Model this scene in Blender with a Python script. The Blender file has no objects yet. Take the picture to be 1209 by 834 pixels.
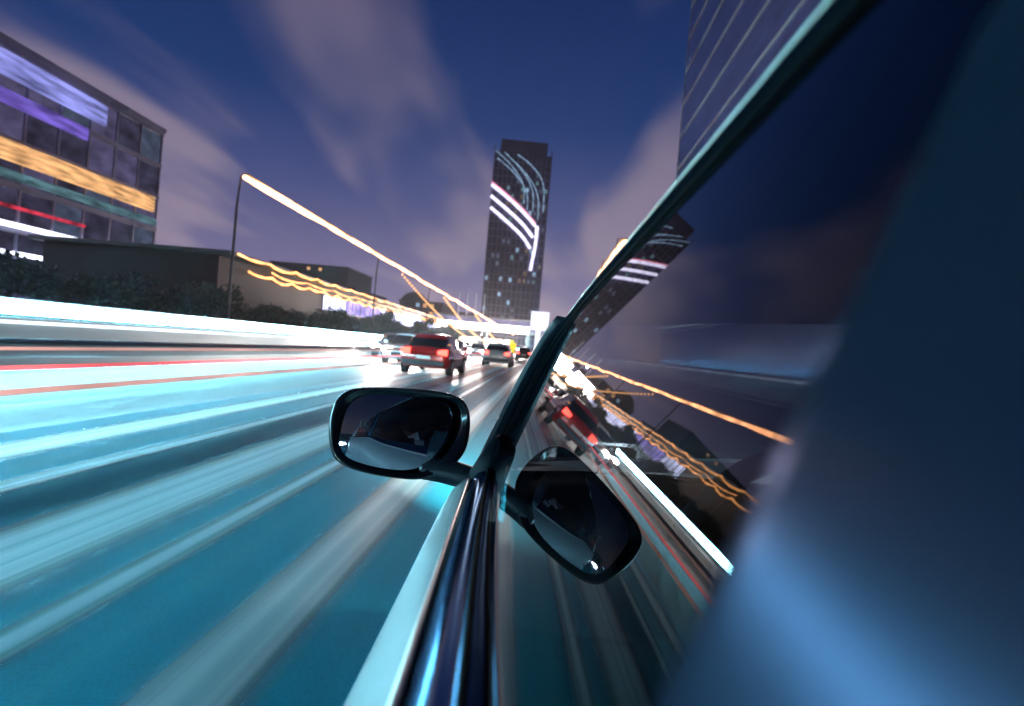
import bpy, bmesh, math, random
from mathutils import Vector, Matrix
random.seed(7)
S = bpy.context.scene
C = S.collection
R = math.radians

# ------------------------------------------------------------------ camera
CAMZ = 1.15
FPX, CX, CY = 672.0, 604.5, 417.0            # focal length and centre of the 1209 px wide photograph
VPX, VPY, ROLL = 640.0, 415.0, R(5)
_v = Vector(((VPX-CX)/FPX, -(VPY-CY)/FPX, -1)).normalized()
_u = Vector((math.sin(ROLL), math.cos(ROLL), 0)); _u = (_u - _v*(_u @ _v)).normalized()
_r = _v.cross(_u)
M3 = Matrix((_r, _v, _u))                     # camera-local -> world
cam_d = bpy.data.cameras.new('camera'); cam = bpy.data.objects.new('camera', cam_d); C.objects.link(cam)
cam.matrix_world = Matrix.Translation((0, 0, CAMZ)) @ M3.to_4x4()
cam_d.sensor_width = 36; cam_d.lens = 36*FPX/1209
cam_d.clip_start = 0.004; cam_d.clip_end = 6000
cam_d.dof.use_dof = True; cam_d.dof.focus_distance = 1.25; cam_d.dof.aperture_fstop = 4.2
S.camera = cam

# ------------------------------------------------------------------ world, sun, exposure
S.view_settings.view_transform = 'Standard'; S.view_settings.look = 'None'
S.view_settings.exposure = 0; S.view_settings.gamma = 1
S.cycles.use_denoising = True
S.cycles.max_bounces = 8; S.cycles.transparent_max_bounces = 16
S.cycles.sample_clamp_indirect = 6
W = bpy.data.worlds.new('World'); S.world = W; W.use_nodes = True
nt = W.node_tree; N = nt.nodes; L = nt.links; N.clear()
def wn(t, **k):
    n = N.new(t)
    for a, b in k.items(): setattr(n, a, b)
    return n
def wm(op, a, b=None, c=None):
    n = wn('ShaderNodeMath', operation=op)
    for i, x in enumerate((a, b, c)):
        if x is None: continue
        if isinstance(x, (int, float)): n.inputs[i].default_value = x
        else: L.new(x, n.inputs[i])
    return n.outputs[0]
tc = wn('ShaderNodeTexCoord'); sp = wn('ShaderNodeSeparateXYZ'); L.new(tc.outputs['Generated'], sp.inputs[0])
zc = wm('ADD', wm('MAXIMUM', sp.outputs[2], 0.0), 0.10)
cu = wm('DIVIDE', sp.outputs[0], zc); cv = wm('MULTIPLY', wm('DIVIDE', sp.outputs[1], zc), 0.28)
cmb = wn('ShaderNodeCombineXYZ'); L.new(cu, cmb.inputs[0]); L.new(cv, cmb.inputs[1])
cmb.inputs[2].default_value = 1.3
noi = wn('ShaderNodeTexNoise'); noi.inputs['Scale'].default_value = 1.3; noi.inputs['Detail'].default_value = 3.0
noi.inputs['Roughness'].default_value = 0.45; noi.inputs['Distortion'].default_value = 0.35
L.new(cmb.outputs[0], noi.inputs['Vector'])
cr = wn('ShaderNodeValToRGB'); cr.color_ramp.interpolation = 'EASE'
cr.color_ramp.elements[0].position = 0.45; cr.color_ramp.elements[0].color = (0, 0, 0, 1)
cr.color_ramp.elements[1].position = 0.62; cr.color_ramp.elements[1].color = (1, 1, 1, 1)
L.new(noi.outputs[0], cr.inputs[0])
sky = wn('ShaderNodeValToRGB')                # dusk sky by elevation
e = sky.color_ramp.elements
e[0].position = 0.0; e[0].color = (.255, .215, .355, 1)
e[1].position = 1.0; e[1].color = (.001, .008, .045, 1)
for p, c in ((.12, (.17, .155, .31)), (.24, (.055, .078, .235)), (.36, (.005, .036, .16)), (.52, (.0015, .022, .115))):
    q = e.new(p); q.color = (*c, 1)
L.new(wm('MAXIMUM', sp.outputs[2], 0.0), sky.inputs[0])
cl = wn('ShaderNodeValToRGB')                 # town-lit cloud
e = cl.color_ramp.elements
e[0].position = 0; e[0].color = (.40, .32, .42, 1); e[1].position = .8; e[1].color = (.09, .07, .14, 1)
L.new(wm('MAXIMUM', sp.outputs[2], 0.0), cl.inputs[0])
mx = wn('ShaderNodeMixRGB'); L.new(wm('MULTIPLY', cr.outputs[0], .85), mx.inputs[0]); L.new(sky.outputs[0], mx.inputs[1]); L.new(cl.outputs[0], mx.inputs[2])
ns = wn('ShaderNodeTexSky', sky_type='NISHITA', sun_disc=False, sun_elevation=R(0.5), sun_rotation=R(200))
b1 = wn('ShaderNodeBackground'); L.new(mx.outputs[0], b1.inputs[0])
af = wn('ShaderNodeMapRange', interpolation_type='SMOOTHSTEP'); L.new(sp.outputs[1], af.inputs[0])   # afterglow ahead, night behind
for i, v in ((1, -.35), (2, .45), (3, .12), (4, 1.0)): af.inputs[i].default_value = v
L.new(af.outputs[0], b1.inputs[1])
b2 = wn('ShaderNodeBackground'); L.new(ns.outputs[0], b2.inputs[0]); b2.inputs[1].default_value = 0.006
ad = wn('ShaderNodeAddShader'); L.new(b1.outputs[0], ad.inputs[0]); L.new(b2.outputs[0], ad.inputs[1])
ow = wn('ShaderNodeOutputWorld'); L.new(ad.outputs[0], ow.inputs[0])
sd = bpy.data.lights.new('afterglow', 'SUN'); sd.energy = 0.04; sd.angle = R(20); sd.color = (1, .8, .75)
so = bpy.data.objects.new('afterglow', sd); C.objects.link(so); so.rotation_euler = (R(80), 0, R(-200))

# ------------------------------------------------------------------ materials
def mat(name, col, rough=.5, metal=0, ior=1.5, coat=0, emit=None, estr=1.0, spec=.5):
    m = bpy.data.materials.new(name); m.use_nodes = True
    p = m.node_tree.nodes['Principled BSDF']
    p.inputs['Base Color'].default_value = (*col, 1); p.inputs['Roughness'].default_value = rough
    p.inputs['Metallic'].default_value = metal; p.inputs['IOR'].default_value = ior
    p.inputs['Coat Weight'].default_value = coat; p.inputs['Coat Roughness'].default_value = .03
    p.inputs['Specular IOR Level'].default_value = spec
    if emit:
        p.inputs['Emission Color'].default_value = (*emit, 1); p.inputs['Emission Strength'].default_value = estr
    return m
def varied(m, scale=(6, 6, 6), lo=.7, hi=1.25, bump=0.0, rv=0.0, detail=4):
    """break a material up with noise in object space: colour, roughness and a little relief"""
    t = m.node_tree; n = t.nodes; l = t.links; p = n['Principled BSDF']
    tc = n.new('ShaderNodeTexCoord'); mp = n.new('ShaderNodeMapping'); mp.inputs['Scale'].default_value = scale
    l.new(tc.outputs['Object'], mp.inputs[0])
    no = n.new('ShaderNodeTexNoise'); no.inputs['Scale'].default_value = 1; no.inputs['Detail'].default_value = detail
    l.new(mp.outputs[0], no.inputs['Vector'])
    mr = n.new('ShaderNodeMapRange'); mr.inputs[1].default_value = .3; mr.inputs[2].default_value = .7
    mr.inputs[3].default_value = lo; mr.inputs[4].default_value = hi; l.new(no.outputs[0], mr.inputs[0])
    c = p.inputs['Base Color'].default_value
    mu = n.new('ShaderNodeVectorMath'); mu.operation = 'SCALE'; mu.inputs[0].default_value = c[:3]
    l.new(mr.outputs[0], mu.inputs['Scale']); l.new(mu.outputs[0], p.inputs['Base Color'])
    if rv:
        r0 = p.inputs['Roughness'].default_value
        m2 = n.new('ShaderNodeMapRange'); m2.inputs[1].default_value = .3; m2.inputs[2].default_value = .7
        m2.inputs[3].default_value = max(0, r0-rv); m2.inputs[4].default_value = r0+rv
        l.new(no.outputs[0], m2.inputs[0]); l.new(m2.outputs[0], p.inputs['Roughness'])
    if bump:
        b = n.new('ShaderNodeBump'); b.inputs['Strength'].default_value = bump; b.inputs['Distance'].default_value = .01
        l.new(no.outputs[0], b.inputs['Height']); l.new(b.outputs[0], p.inputs['Normal'])
    return m
def lamp(name, col, s, lo=1, hi=1, scale=(0, 1.5, 0)):
    """something that gives off light; lo/hi make it uneven along its length, as a row of lamps behind a cover is"""
    m = bpy.data.materials.new(name); m.use_nodes = True; t = m.node_tree; n = t.nodes; l = t.links; n.clear()
    em = n.new('ShaderNodeEmission'); em.inputs[0].default_value = (*col, 1); em.inputs[1].default_value = s
    o = n.new('ShaderNodeOutputMaterial'); l.new(em.outputs[0], o.inputs[0])
    if lo != hi:
        tc = n.new('ShaderNodeTexCoord'); mp = n.new('ShaderNodeMapping'); mp.inputs['Scale'].default_value = scale
        l.new(tc.outputs['Object'], mp.inputs[0])
        no = n.new('ShaderNodeTexNoise'); no.inputs['Scale'].default_value = 1; no.inputs['Detail'].default_value = 2
        l.new(mp.outputs[0], no.inputs['Vector'])
        mr = n.new('ShaderNodeMapRange'); mr.inputs[1].default_value = .32; mr.inputs[2].default_value = .68
        mr.inputs[3].default_value = lo*s; mr.inputs[4].default_value = hi*s
        l.new(no.outputs[0], mr.inputs[0]); l.new(mr.outputs[0], em.inputs[1])
    return m
def glass_mat(name, tint, ior=1.55, tintr=.0):
    m = bpy.data.materials.new(name); m.use_nodes = True; t = m.node_tree; n = t.nodes; l = t.links; n.clear()
    tr = n.new('ShaderNodeBsdfTransparent'); tr.inputs[0].default_value = (*tint, 1)
    gl = n.new('ShaderNodeBsdfGlossy'); gl.inputs['Roughness'].default_value = tintr; gl.inputs[0].default_value = (1, 1, 1, 1)
    fr = n.new('ShaderNodeFresnel'); ge = n.new('ShaderNodeNewGeometry')
    mr = n.new('ShaderNodeMapRange'); mr.inputs[3].default_value = ior; mr.inputs[4].default_value = 1/ior   # a thin pane reflects alike from both sides
    l.new(ge.outputs['Backfacing'], mr.inputs[0]); l.new(mr.outputs[0], fr.inputs[0])
    mi = n.new('ShaderNodeMixShader'); o = n.new('ShaderNodeOutputMaterial')
    l.new(fr.outputs[0], mi.inputs[0]); l.new(tr.outputs[0], mi.inputs[1]); l.new(gl.outputs[0], mi.inputs[2]); l.new(mi.outputs[0], o.inputs[0])
    return m

# ------------------------------------------------------------------ helpers
def tag(o, label=None, cat=None, group=None, kind=None):
    if label: o['label'] = label
    if cat: o['category'] = cat
    if group: o['group'] = group
    if kind: o['kind'] = kind
    return o
def empty(name, loc=(0, 0, 0), rz=0, **k):
    o = bpy.data.objects.new(name, None); C.objects.link(o); o.location = loc; o.rotation_euler = (0, 0, rz)
    o.empty_display_size = .2
    return tag(o, **k)
def obj(name, bm, m, parent=None, smooth=False, off=(0, 0, 0)):
    me = bpy.data.meshes.new(name)
    bmesh.ops.recalc_face_normals(bm, faces=bm.faces[:])
    if off != (0, 0, 0): bmesh.ops.translate(bm, verts=bm.verts[:], vec=off)
    if smooth:
        for f in bm.faces: f.smooth = True
    bm.to_mesh(me); bm.free(); me.materials.append(m)
    o = bpy.data.objects.new(name, me); C.objects.link(o); o.parent = parent
    return o
def box(bm, x0, x1, y0, y1, z0, z1, bev=0):
    v = [bm.verts.new(p) for p in ((x0,y0,z0),(x1,y0,z0),(x1,y1,z0),(x0,y1,z0),(x0,y0,z1),(x1,y0,z1),(x1,y1,z1),(x0,y1,z1))]
    fs = [bm.faces.new([v[i] for i in q]) for q in ((0,3,2,1),(4,5,6,7),(0,1,5,4),(1,2,6,5),(2,3,7,6),(3,0,4,7))]
    if bev:
        ed = list({e for f in fs for e in f.edges})
        bmesh.ops.bevel(bm, geom=ed, offset=bev, segments=2, affect='EDGES', profile=.6)
def nb(*a, **k):
    bm = bmesh.new(); box(bm, *a, **k); return bm
def loft(bm, rings, closed=True, caps=True):
    vs = [[bm.verts.new(p) for p in r] for r in rings]
    n = len(vs[0])
    for a, b in zip(vs, vs[1:]):
        for i in range(n if closed else n-1):
            j = (i+1) % n
            try: bm.faces.new((a[i], a[j], b[j], b[i]))
            except ValueError: pass
    if caps and closed:
        bm.faces.new(vs[0][::-1]); bm.faces.new(vs[-1])
    return vs
def tube(bm, pts, r, n=8, caps=True):
    pts = [Vector(p) for p in pts]; rings = []
    rr = r if isinstance(r, (list, tuple)) else [r]*len(pts)
    for i, p in enumerate(pts):
        t = (pts[min(i+1, len(pts)-1)] - pts[max(i-1, 0)]).normalized()
        a = t.cross(Vector((0, 0, 1)))
        if a.length < .05: a = t.cross(Vector((0, 1, 0)))
        a.normalize(); b = a.cross(t)
        rings.append([p + (a*math.cos(2*math.pi*k/n) + b*math.sin(2*math.pi*k/n))*rr[i] for k in range(n)])
    loft(bm, rings, True, caps)
def nt_(pts, r, n=8):
    bm = bmesh.new(); tube(bm, pts, r, n); return bm
def disc(bm, c, r, y0, y1, n=28, axis='x'):
    rings = []
    for t in (y0, y1):
        ring = []
        for k in range(n):
            a = 2*math.pi*k/n
            ring.append((t, c[0]+r*math.cos(a), c[1]+r*math.sin(a)) if axis == 'x' else (c[0]+r*math.cos(a), t, c[1]+r*math.sin(a)))
        rings.append(ring)
    loft(bm, rings)
def smoothpoly(pts, it=2, closed=True):
    pts = [Vector(p) for p in pts]
    for _ in range(it):
        q = []
        n = len(pts)
        for i in range(n if closed else n-1):
            a, b = pts[i], pts[(i+1) % n]
            q += [a*.75+b*.25, a*.25+b*.75]
        if not closed: q = [pts[0]] + q + [pts[-1]]
        pts = q
    return pts
def children(o): return [c for c in list(bpy.data.objects) if c.parent == o]
def copy_tree(o, parent=None):
    c = o.copy(); C.objects.link(c)
    if parent: c.parent = parent
    for ch in children(o): copy_tree(ch, c)
    return c
def spline(t, tab):
    k = 0
    while k < len(tab)-2 and t > tab[k+1][0]: k += 1
    (x0, y0), (x1, y1) = tab[k], tab[k+1]; h = x1-x0; u = max(0, min(1, (t-x0)/h))
    def sl(i):
        a, b, c = tab[max(i-1, 0)], tab[i], tab[min(i+1, len(tab)-1)]
        return (c[1]-a[1])/(c[0]-a[0])
    m0, m1 = sl(k)*h, sl(k+1)*h
    return (2*u**3-3*u*u+1)*y0 + (u**3-2*u*u+u)*m0 + (-2*u**3+3*u*u)*y1 + (u**3-u*u)*m1
def lerp(t, tab):
    for (a, b), (c, d) in zip(tab, tab[1:]):
        if t <= c: return b + (d-b)*max(0, min(1, (t-a)/(c-a)))
    return tab[-1][1]

# ------------------------------------------------------------------ ground, road
def road_mat(name, c0, c1, c2, spec, r0, r1, far_col=None):
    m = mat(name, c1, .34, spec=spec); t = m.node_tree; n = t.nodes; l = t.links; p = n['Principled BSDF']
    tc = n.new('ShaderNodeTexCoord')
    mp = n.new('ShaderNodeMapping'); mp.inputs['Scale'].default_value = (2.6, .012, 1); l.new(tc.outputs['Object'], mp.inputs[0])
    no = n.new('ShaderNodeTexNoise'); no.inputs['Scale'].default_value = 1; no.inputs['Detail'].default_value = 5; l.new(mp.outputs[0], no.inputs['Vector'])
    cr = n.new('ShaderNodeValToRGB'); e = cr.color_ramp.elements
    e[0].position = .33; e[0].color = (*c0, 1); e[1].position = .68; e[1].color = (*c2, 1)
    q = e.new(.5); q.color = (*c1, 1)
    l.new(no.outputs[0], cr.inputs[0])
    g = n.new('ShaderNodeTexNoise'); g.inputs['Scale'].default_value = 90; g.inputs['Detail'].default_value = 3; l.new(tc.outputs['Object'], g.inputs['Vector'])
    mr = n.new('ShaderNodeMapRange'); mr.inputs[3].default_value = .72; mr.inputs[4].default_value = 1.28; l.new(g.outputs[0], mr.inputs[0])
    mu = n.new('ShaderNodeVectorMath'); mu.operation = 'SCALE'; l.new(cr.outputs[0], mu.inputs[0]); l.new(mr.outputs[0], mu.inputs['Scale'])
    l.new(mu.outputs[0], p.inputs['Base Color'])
    if far_col:                                   # teal light painted near the car, greyed out farther up the road
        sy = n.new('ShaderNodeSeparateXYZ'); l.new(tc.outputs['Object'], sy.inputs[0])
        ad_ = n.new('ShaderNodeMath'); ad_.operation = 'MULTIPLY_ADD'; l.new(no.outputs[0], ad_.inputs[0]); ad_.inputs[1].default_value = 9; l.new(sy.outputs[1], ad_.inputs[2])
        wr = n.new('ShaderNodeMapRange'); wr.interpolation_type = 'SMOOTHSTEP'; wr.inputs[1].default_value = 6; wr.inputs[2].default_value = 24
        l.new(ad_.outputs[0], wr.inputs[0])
        mxw = n.new('ShaderNodeMixRGB'); l.new(wr.outputs[0], mxw.inputs[0]); l.new(mu.outputs[0], mxw.inputs[1]); mxw.inputs[2].default_value = (*far_col, 1)
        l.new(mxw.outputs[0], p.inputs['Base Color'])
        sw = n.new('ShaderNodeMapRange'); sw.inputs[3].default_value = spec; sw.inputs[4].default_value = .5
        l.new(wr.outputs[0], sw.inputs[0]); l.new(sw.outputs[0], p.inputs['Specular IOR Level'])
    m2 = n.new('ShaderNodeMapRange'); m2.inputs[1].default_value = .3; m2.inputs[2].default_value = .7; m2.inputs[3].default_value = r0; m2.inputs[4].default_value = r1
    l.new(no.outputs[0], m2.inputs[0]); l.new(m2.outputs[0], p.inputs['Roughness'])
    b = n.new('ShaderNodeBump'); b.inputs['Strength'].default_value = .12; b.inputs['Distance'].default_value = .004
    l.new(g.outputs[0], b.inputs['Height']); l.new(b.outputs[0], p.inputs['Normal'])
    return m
def sheet(name, x0, x1, y0, y1, z, m, nx=1):
    bm = bmesh.new(); box(bm, x0, x1, y0, y1, z-.05, z)
    return tag(obj(name, bm, m), kind='structure')
MG = varied(mat('ground_soil', (.05, .055, .06), .9), (.3, .3, .3))
sheet('ground', -2500, 2500, -2500, 2500, -.06, MG)
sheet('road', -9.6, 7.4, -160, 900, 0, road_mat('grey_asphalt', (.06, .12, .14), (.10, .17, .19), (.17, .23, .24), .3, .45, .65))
bm = bmesh.new(); bm.faces.new([bm.verts.new(v) for v in ((-4.75, -150, .004), (3.4, -150, .004), (3.4, 850, .004), (-4.75, 850, .004))])  # teal light painted on: vivid sheet brightens the road beside the car
tag(obj('lane_light_sheet', bm, road_mat('painted_teal_light', (.002, .34, .50), (.004, .41, .58), (.02, .48, .62), .04, .5, .7, (.26, .255, .265))), kind='structure')
MP = varied(mat('pavement_concrete', (.24, .25, .26), .7), (1.5, .4, 1), bump=.2)
sheet('pavement', -30, -10.6, -160, 900, .10, MP)
sheet('pavement', 7.9, 29, -160, 900, .12, MP)
MK = varied(mat('kerb_stone', (.3, .31, .31), .6), (3, .7, 3))
sheet('kerb', 7.4, 7.9, -160, 900, .13, MK)
def paint_mat(name, col, wear):
    m = mat(name, col, .42); t = m.node_tree; n = t.nodes; l = t.links; p = n['Principled BSDF']
    tc = n.new('ShaderNodeTexCoord'); mp = n.new('ShaderNodeMapping'); mp.inputs['Scale'].default_value = (13, .05, 1); l.new(tc.outputs['Object'], mp.inputs[0])
    no = n.new('ShaderNodeTexNoise'); no.inputs['Scale'].default_value = 1; no.inputs['Detail'].default_value = 4; l.new(mp.outputs[0], no.inputs['Vector'])
    cr = n.new('ShaderNodeValToRGB'); e = cr.color_ramp.elements
    e[0].position = .32; e[0].color = (*wear, 1); e[1].position = .62; e[1].color = (*col, 1)
    l.new(no.outputs[0], cr.inputs[0])
    sx = n.new('ShaderNodeSeparateXYZ'); l.new(tc.outputs['Generated'], sx.inputs[0])          # soft light streak painted in, fading towards both edges
    def mth(op, a, b):
        q = n.new('ShaderNodeMath'); q.operation = op
        for i, v in enumerate((a, b)):
            if isinstance(v, (int, float)): q.inputs[i].default_value = v
            else: l.new(v, q.inputs[i])
        return q.outputs[0]
    ed = mth('SUBTRACT', 1, mth('ABSOLUTE', mth('SUBTRACT', mth('MULTIPLY', sx.outputs[0], 2), 1), 0))
    ed = mth('MULTIPLY', ed, mth('ADD', mth('MULTIPLY', no.outputs[0], 1.3), .45))
    tr = n.new('ShaderNodeBsdfTransparent'); mi = n.new('ShaderNodeMixShader'); mr = n.new('ShaderNodeMapRange'); mr.interpolation_type = 'SMOOTHSTEP'
    mr.inputs[1].default_value = .05; mr.inputs[2].default_value = .95
    l.new(ed, mr.inputs[0]); l.new(mr.outputs[0], mi.inputs[0]); l.new(tr.outputs[0], mi.inputs[1]); l.new(p.outputs[0], mi.inputs[2])
    l.new(mi.outputs[0], n['Material Output'].inputs[0]); l.new(cr.outputs[0], p.inputs['Base Color'])
    return m
ML = paint_mat('lane_paint', (.62, .88, .90), (.30, .66, .72))
ML2 = paint_mat('streak_lane_paint', (.30, .72, .78), (.06, .46, .55))
for x, w, m in ((-.97, .50, ML), (-2.35, 1.0, ML2), (-1.72, .3, ML2), (-4.12, .7, ML), (-3.3, .35, ML2), (-9.1, .2, ML), (3.4, .16, ML), (6.9, .16, ML)):
    bm = bmesh.new(); bm.faces.new([bm.verts.new(v) for v in ((x-w/2, -150, .008), (x+w/2, -150, .008), (x+w/2, 850, .008), (x-w/2, 850, .008))])
    tag(obj('lane_marking', bm, m), kind='structure')

# ------------------------------------------------------------------ parapet made up to carry the white light trail, far left
M_conc = varied(mat('parapet_concrete', (.33, .38, .39), .6), (2, .3, 2), bump=.2)
M_steel = varied(mat('galvanised_steel', (.42, .45, .47), .38, metal=.85), (3, .2, 3), rv=.1)
M_dark = varied(mat('dark_steel', (.03, .033, .04), .45), (2, 2, 2))
L_strip = lamp('cool_white_trail', (.28, .80, 1.0), 145, .8, 1.2, (0, .25, 0))
par = empty('parapet', (-10.1, 30, 0), label='long concrete parapet added to carry a thick white light trail, left edge of the road', cat='barrier')
bm = bmesh.new(); prof = [(-.35, 0), (.42, 0), (.40, .18), (.2, .42), (.14, .93), (-.14, .93), (-.2, .42)]
loft(bm, [[(x, y, z) for x, z in prof] for y in (-75, 470)]); obj('wall', bm, M_conc, par)
hz_ = obj('lamp_housing', nb(-.12, .06, -75, 470, .96, 1.30, bev=.02), M_steel, par)
obj('light_trail', nb(.062, .10, -74, 469, 1.0, 1.25), L_strip, hz_)
obj('lower_trail', nt_([(.17, -75, .84), (.17, 470, .84)], .03), lamp('lower_white_line', (.8, .92, 1), 2.2, .3, 1.5, (0, .3, 0)), par)  # second white light trail, built as a glowing rail

# low central guard rail made up to carry the red tail light trails
M_redp = mat('red_band', (.55, .05, .05), .4, emit=(1, .10, .09), estr=1.1)
L_red = lamp('red_trail', (1, .16, .18), 2.4, .35, 1.3, (0, .22, 0))
L_pink = lamp('pale_red_trail', (1, .52, .46), 1.0, .25, 1.2, (0, .3, 0))
gr = empty('guard_rail', (-5.0, 40, 0), label='low guard rail added to carry thin red and pink light trails, between the two carriageways', cat='guard rail')
def wrail(bm, z, h, y0, y1):
    pr = [(-.02, z-h/2), (.03, z-h/4), (-.005, z), (.03, z+h/4), (-.02, z+h/2), (-.035, z+h/2), (-.035, z-h/2)]
    loft(bm, [[(a, y, b) for a, b in pr] for y in (y0, y1)])
bm = bmesh.new(); wrail(bm, .80, .07, -60, 300); obj('rail_beam', bm, M_steel, gr)
obj('light_trail', nt_([(.05, -60, .745), (.05, 300, .745)], .016), L_pink, gr)
obj('light_trail', nt_([(.04, -60, .56), (.04, 300, .56)], .022), L_red, gr)
obj('light_trail', nt_([(.04, -60, .33), (.04, 300, .33)], .03), L_pink, gr)
for i in range(22):
    y = -51+i*14.3
    obj('post', nb(-.07, -.038, y-.03, y+.03, 0, .84), M_steel, gr)

# ------------------------------------------------------------------ street lamp trails built as glowing tubes on added masts
L_warm = lamp('warm_lamp_trail', (1.0, .44, .20), 9.0, .45, 1.4, (0, .5, 0))
L_bulb = lamp('warm_bulbs', (1.0, .48, .20), 2.4)
def wander(z, n, r):
    rnd = random.Random(5); pts = [(0, 0, z)]; rr = [r*.75]; y = 1.2
    while y < n:
        a = min(1, y/60)*.10; pts.append((rnd.uniform(-a, a), y, z+rnd.uniform(-a, a))); rr.append(r*rnd.uniform(.75, 1.2)); y += 2.2
    return pts, rr, 10
def lamp_trail(x, z, y0, y1, step, r, label, light=0):
    t = empty('lamp_trail', (x, y0, 0), label=label, cat='street light')
    obj('light_tube', nt_(*wander(z, y1-y0, r)), L_warm, t)
    obj('hood', nb(-r*1.1, r*1.1, .05, y1-y0, z+r*1.02, z+r*1.3), M_dark, t)
    y = .5
    while y < y1-y0:
        p = obj('mast', nt_([(-.5, y, .1), (-.5, y, z*.85), (-.42, y, z+r*1.5), (0, y, z+r*1.6)], [.07, .05, .04, .03], 7), M_dark, t)
        if light and y > 55:
            d = bpy.data.lights.new('road_fill_light', 'POINT'); d.energy = light; d.color = (1, .66, .56); d.shadow_soft_size = .07  # added point light, brightens the road ahead in a pinkish tone
            q = bpy.data.objects.new('road_fill_light', d); C.objects.link(q); q.parent = t; q.location = (.3, y+2, z-r-.35)
        y += step
    return t
lamp_trail(-12, 6.85, 21.4, 230, 19, .115, 'long straight orange white light trail, built as a tube on thin masts, running down to the road end', 2000)
lamp_trail(4.7, 8.6, 37, 55, 9, .22, 'short warm lamp on masts just above the car roof edge')
# lower branches of the orange light trail, built as strings of bulbs
def festoon(a, b, sag, n, r, mname, name, **k):
    a, b = Vector(a), Vector(b); o = empty(name, a, **k)
    pts = []
    for i in range(n+1):
        t = i/n; p = (b-a)*t; p.z -= sag*4*t*(1-t); pts.append(p)
    obj('cable', nt_(pts, r*.25, 5), M_dark, o)
    bm = bmesh.new(); bmesh.ops.create_icosphere(bm, subdivisions=1, radius=r)
    q = obj('bulb', bm, mname, o)
    for i, p in enumerate(pts):
        if i: q = q.copy(); C.objects.link(q); q.parent = o
        q.location = p-Vector((0, 0, r*.9))
    return o
for i, (a, b, lb) in enumerate((((-11.9, 46, 6.5), (-11.0, 96, 1.9), 'first branch of the orange light trail, built as a string of warm bulbs'),
                  ((-11.9, 66, 6.5), (-10.8, 128, 1.8), 'second branch of the orange light trail, built as warm bulbs, nearer the tower foot'),
                  ((-11.9, 98, 6.5), (-9.9, 190, 1.7), 'farthest branch of the orange light trail, built as warm bulbs, by the road end'))):
    festoon(a, b, .9+.4*i, 60, .10+.04*i, L_bulb, 'trail_string', label=lb, cat='light trail', group='light trail strings by the road')

# ------------------------------------------------------------------ buildings
M_facade = varied(mat('violet_grey_cladding', (.24, .24, .36), .35, ior=1.6), (.15, .15, .4), rv=.12)
M_glassb = varied(mat('facade_glass', (.68, .68, .78), .16, metal=.85), (.2, .2, .5), lo=.6, hi=1.5, rv=.06)
M_darkb = varied(mat('dark_wall', (.004, .006, .012), .6), (.2, .2, .3))
def facade_building(name, x, w, y0, y1, h, floors, bay, label, mw=M_facade, side=1, mg=None, mull=True):
    """block whose long front faces the road; slabs and mullions stand proud of recessed panes"""
    t = empty(name, (x, (y0+y1)/2, 0), label=label, cat='building'); ln = (y1-y0)/2
    xf, xb = (0, -w) if side > 0 else (0, w)
    lo, hi = min(xf, xb), max(xf, xb)
    obj('wall', nb(lo, hi, -ln, ln, 0, h), mg or M_glassb, t)
    bm = bmesh.new(); fh = h/floors
    e = .22*side
    for i in range(floors+1):
        z = i*fh; box(bm, min(0, e)+.002*side, max(0, e)+.002*side, -ln-.1, ln+.1, z, z+.45)
    obj('floor_slabs', bm, mw, t)
    bm = bmesh.new(); k = int(2*ln/bay) if mull else 1
    for i in range(k+1):
        y = -ln + i*2*ln/k; a, b = sorted((.004*side, .15*side)); box(bm, a, b, y-.09, y+.09, .46, h)
    obj('mullions', bm, mw, t)
    obj('roof', nb(lo-.3, hi+.3, -ln-.3, ln+.3, h+.452, h+.9), mw, t)
    return t, ln
FX = -44.0
bl, ln = facade_building('lit_hall', FX, 26, -40, 61, 21.2, 6, 3.2, 'big left hand block with violet, orange and white bands of light')
def band(name, ya, yb, za, zb, m, d=.35, par=bl, yc=10.5):
    return obj(name, nb(.26, .26+d, ya-yc, yb-yc, za, zb, bev=.05), m, par)
L_vio = lamp('lavender_band', (.34, .36, .95), .85, .35, 1.35, (0, .25, 2.2))
L_vio2 = lamp('violet_band', (.25, .16, .8), .75, .35, 1.3, (0, .3, 2.2))
L_or = lamp('amber_band', (1.0, .52, .22), 1.0, .35, 1.4, (0, .35, 2.6))
L_teal = lamp('teal_band', (.20, .42, .50), .45, .3, 1.2, (0, .4, 2))
L_w = lamp('white_line', (.8, .82, 1.0), 3.2, .8, 1.2, (0, .3, 0))
L_r = lamp('thin_red_line', (1, .06, .12), .8, .2, 1.3, (0, .6, 0))
band('light_band', -39, 52.5, 19.0, 20.9, L_vio)  # streaks of light built as glowing bands on the front
band('light_band', -39, 50.5, 16.9, 18.0, L_vio2)
band('light_band', -39, 60.0, 12.6, 14.2, L_or)
band('light_band', -39, 60.5, 11.2, 11.9, L_teal)
band('light_band', -39, 51.0, 8.95, 9.2, L_r)
band('light_band', -39, 59.5, 7.45, 7.85, L_w)
band('light_band', -39, 49.0, 5.2, 5.55, L_w)
L_pane = lamp('lavender_pane_glow', (.30, .26, .55), .22, .6, 1.5, (0, .5, .8)); L_pane2 = lamp('teal_pane_glow', (.22, .28, .48), .2, .6, 1.5, (0, .5, .8)); L_pane4 = lamp('faint_pane_glow', (.22, .2, .4), .14, .4, 1.5, (0, .5, .8))
for i in range(84):                                        # glowing panes added to lift the front to a lavender tone
    y = -50.5+(17+i//6)*3.2581; z = (i % 6)*3.53
    obj('window', nb(.006, .03, y+.13, y+3.1, z+.5, z+3.5), random.choice((L_pane, L_pane, L_pane, L_pane2, L_pane4, L_pane4)), bl)
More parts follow.
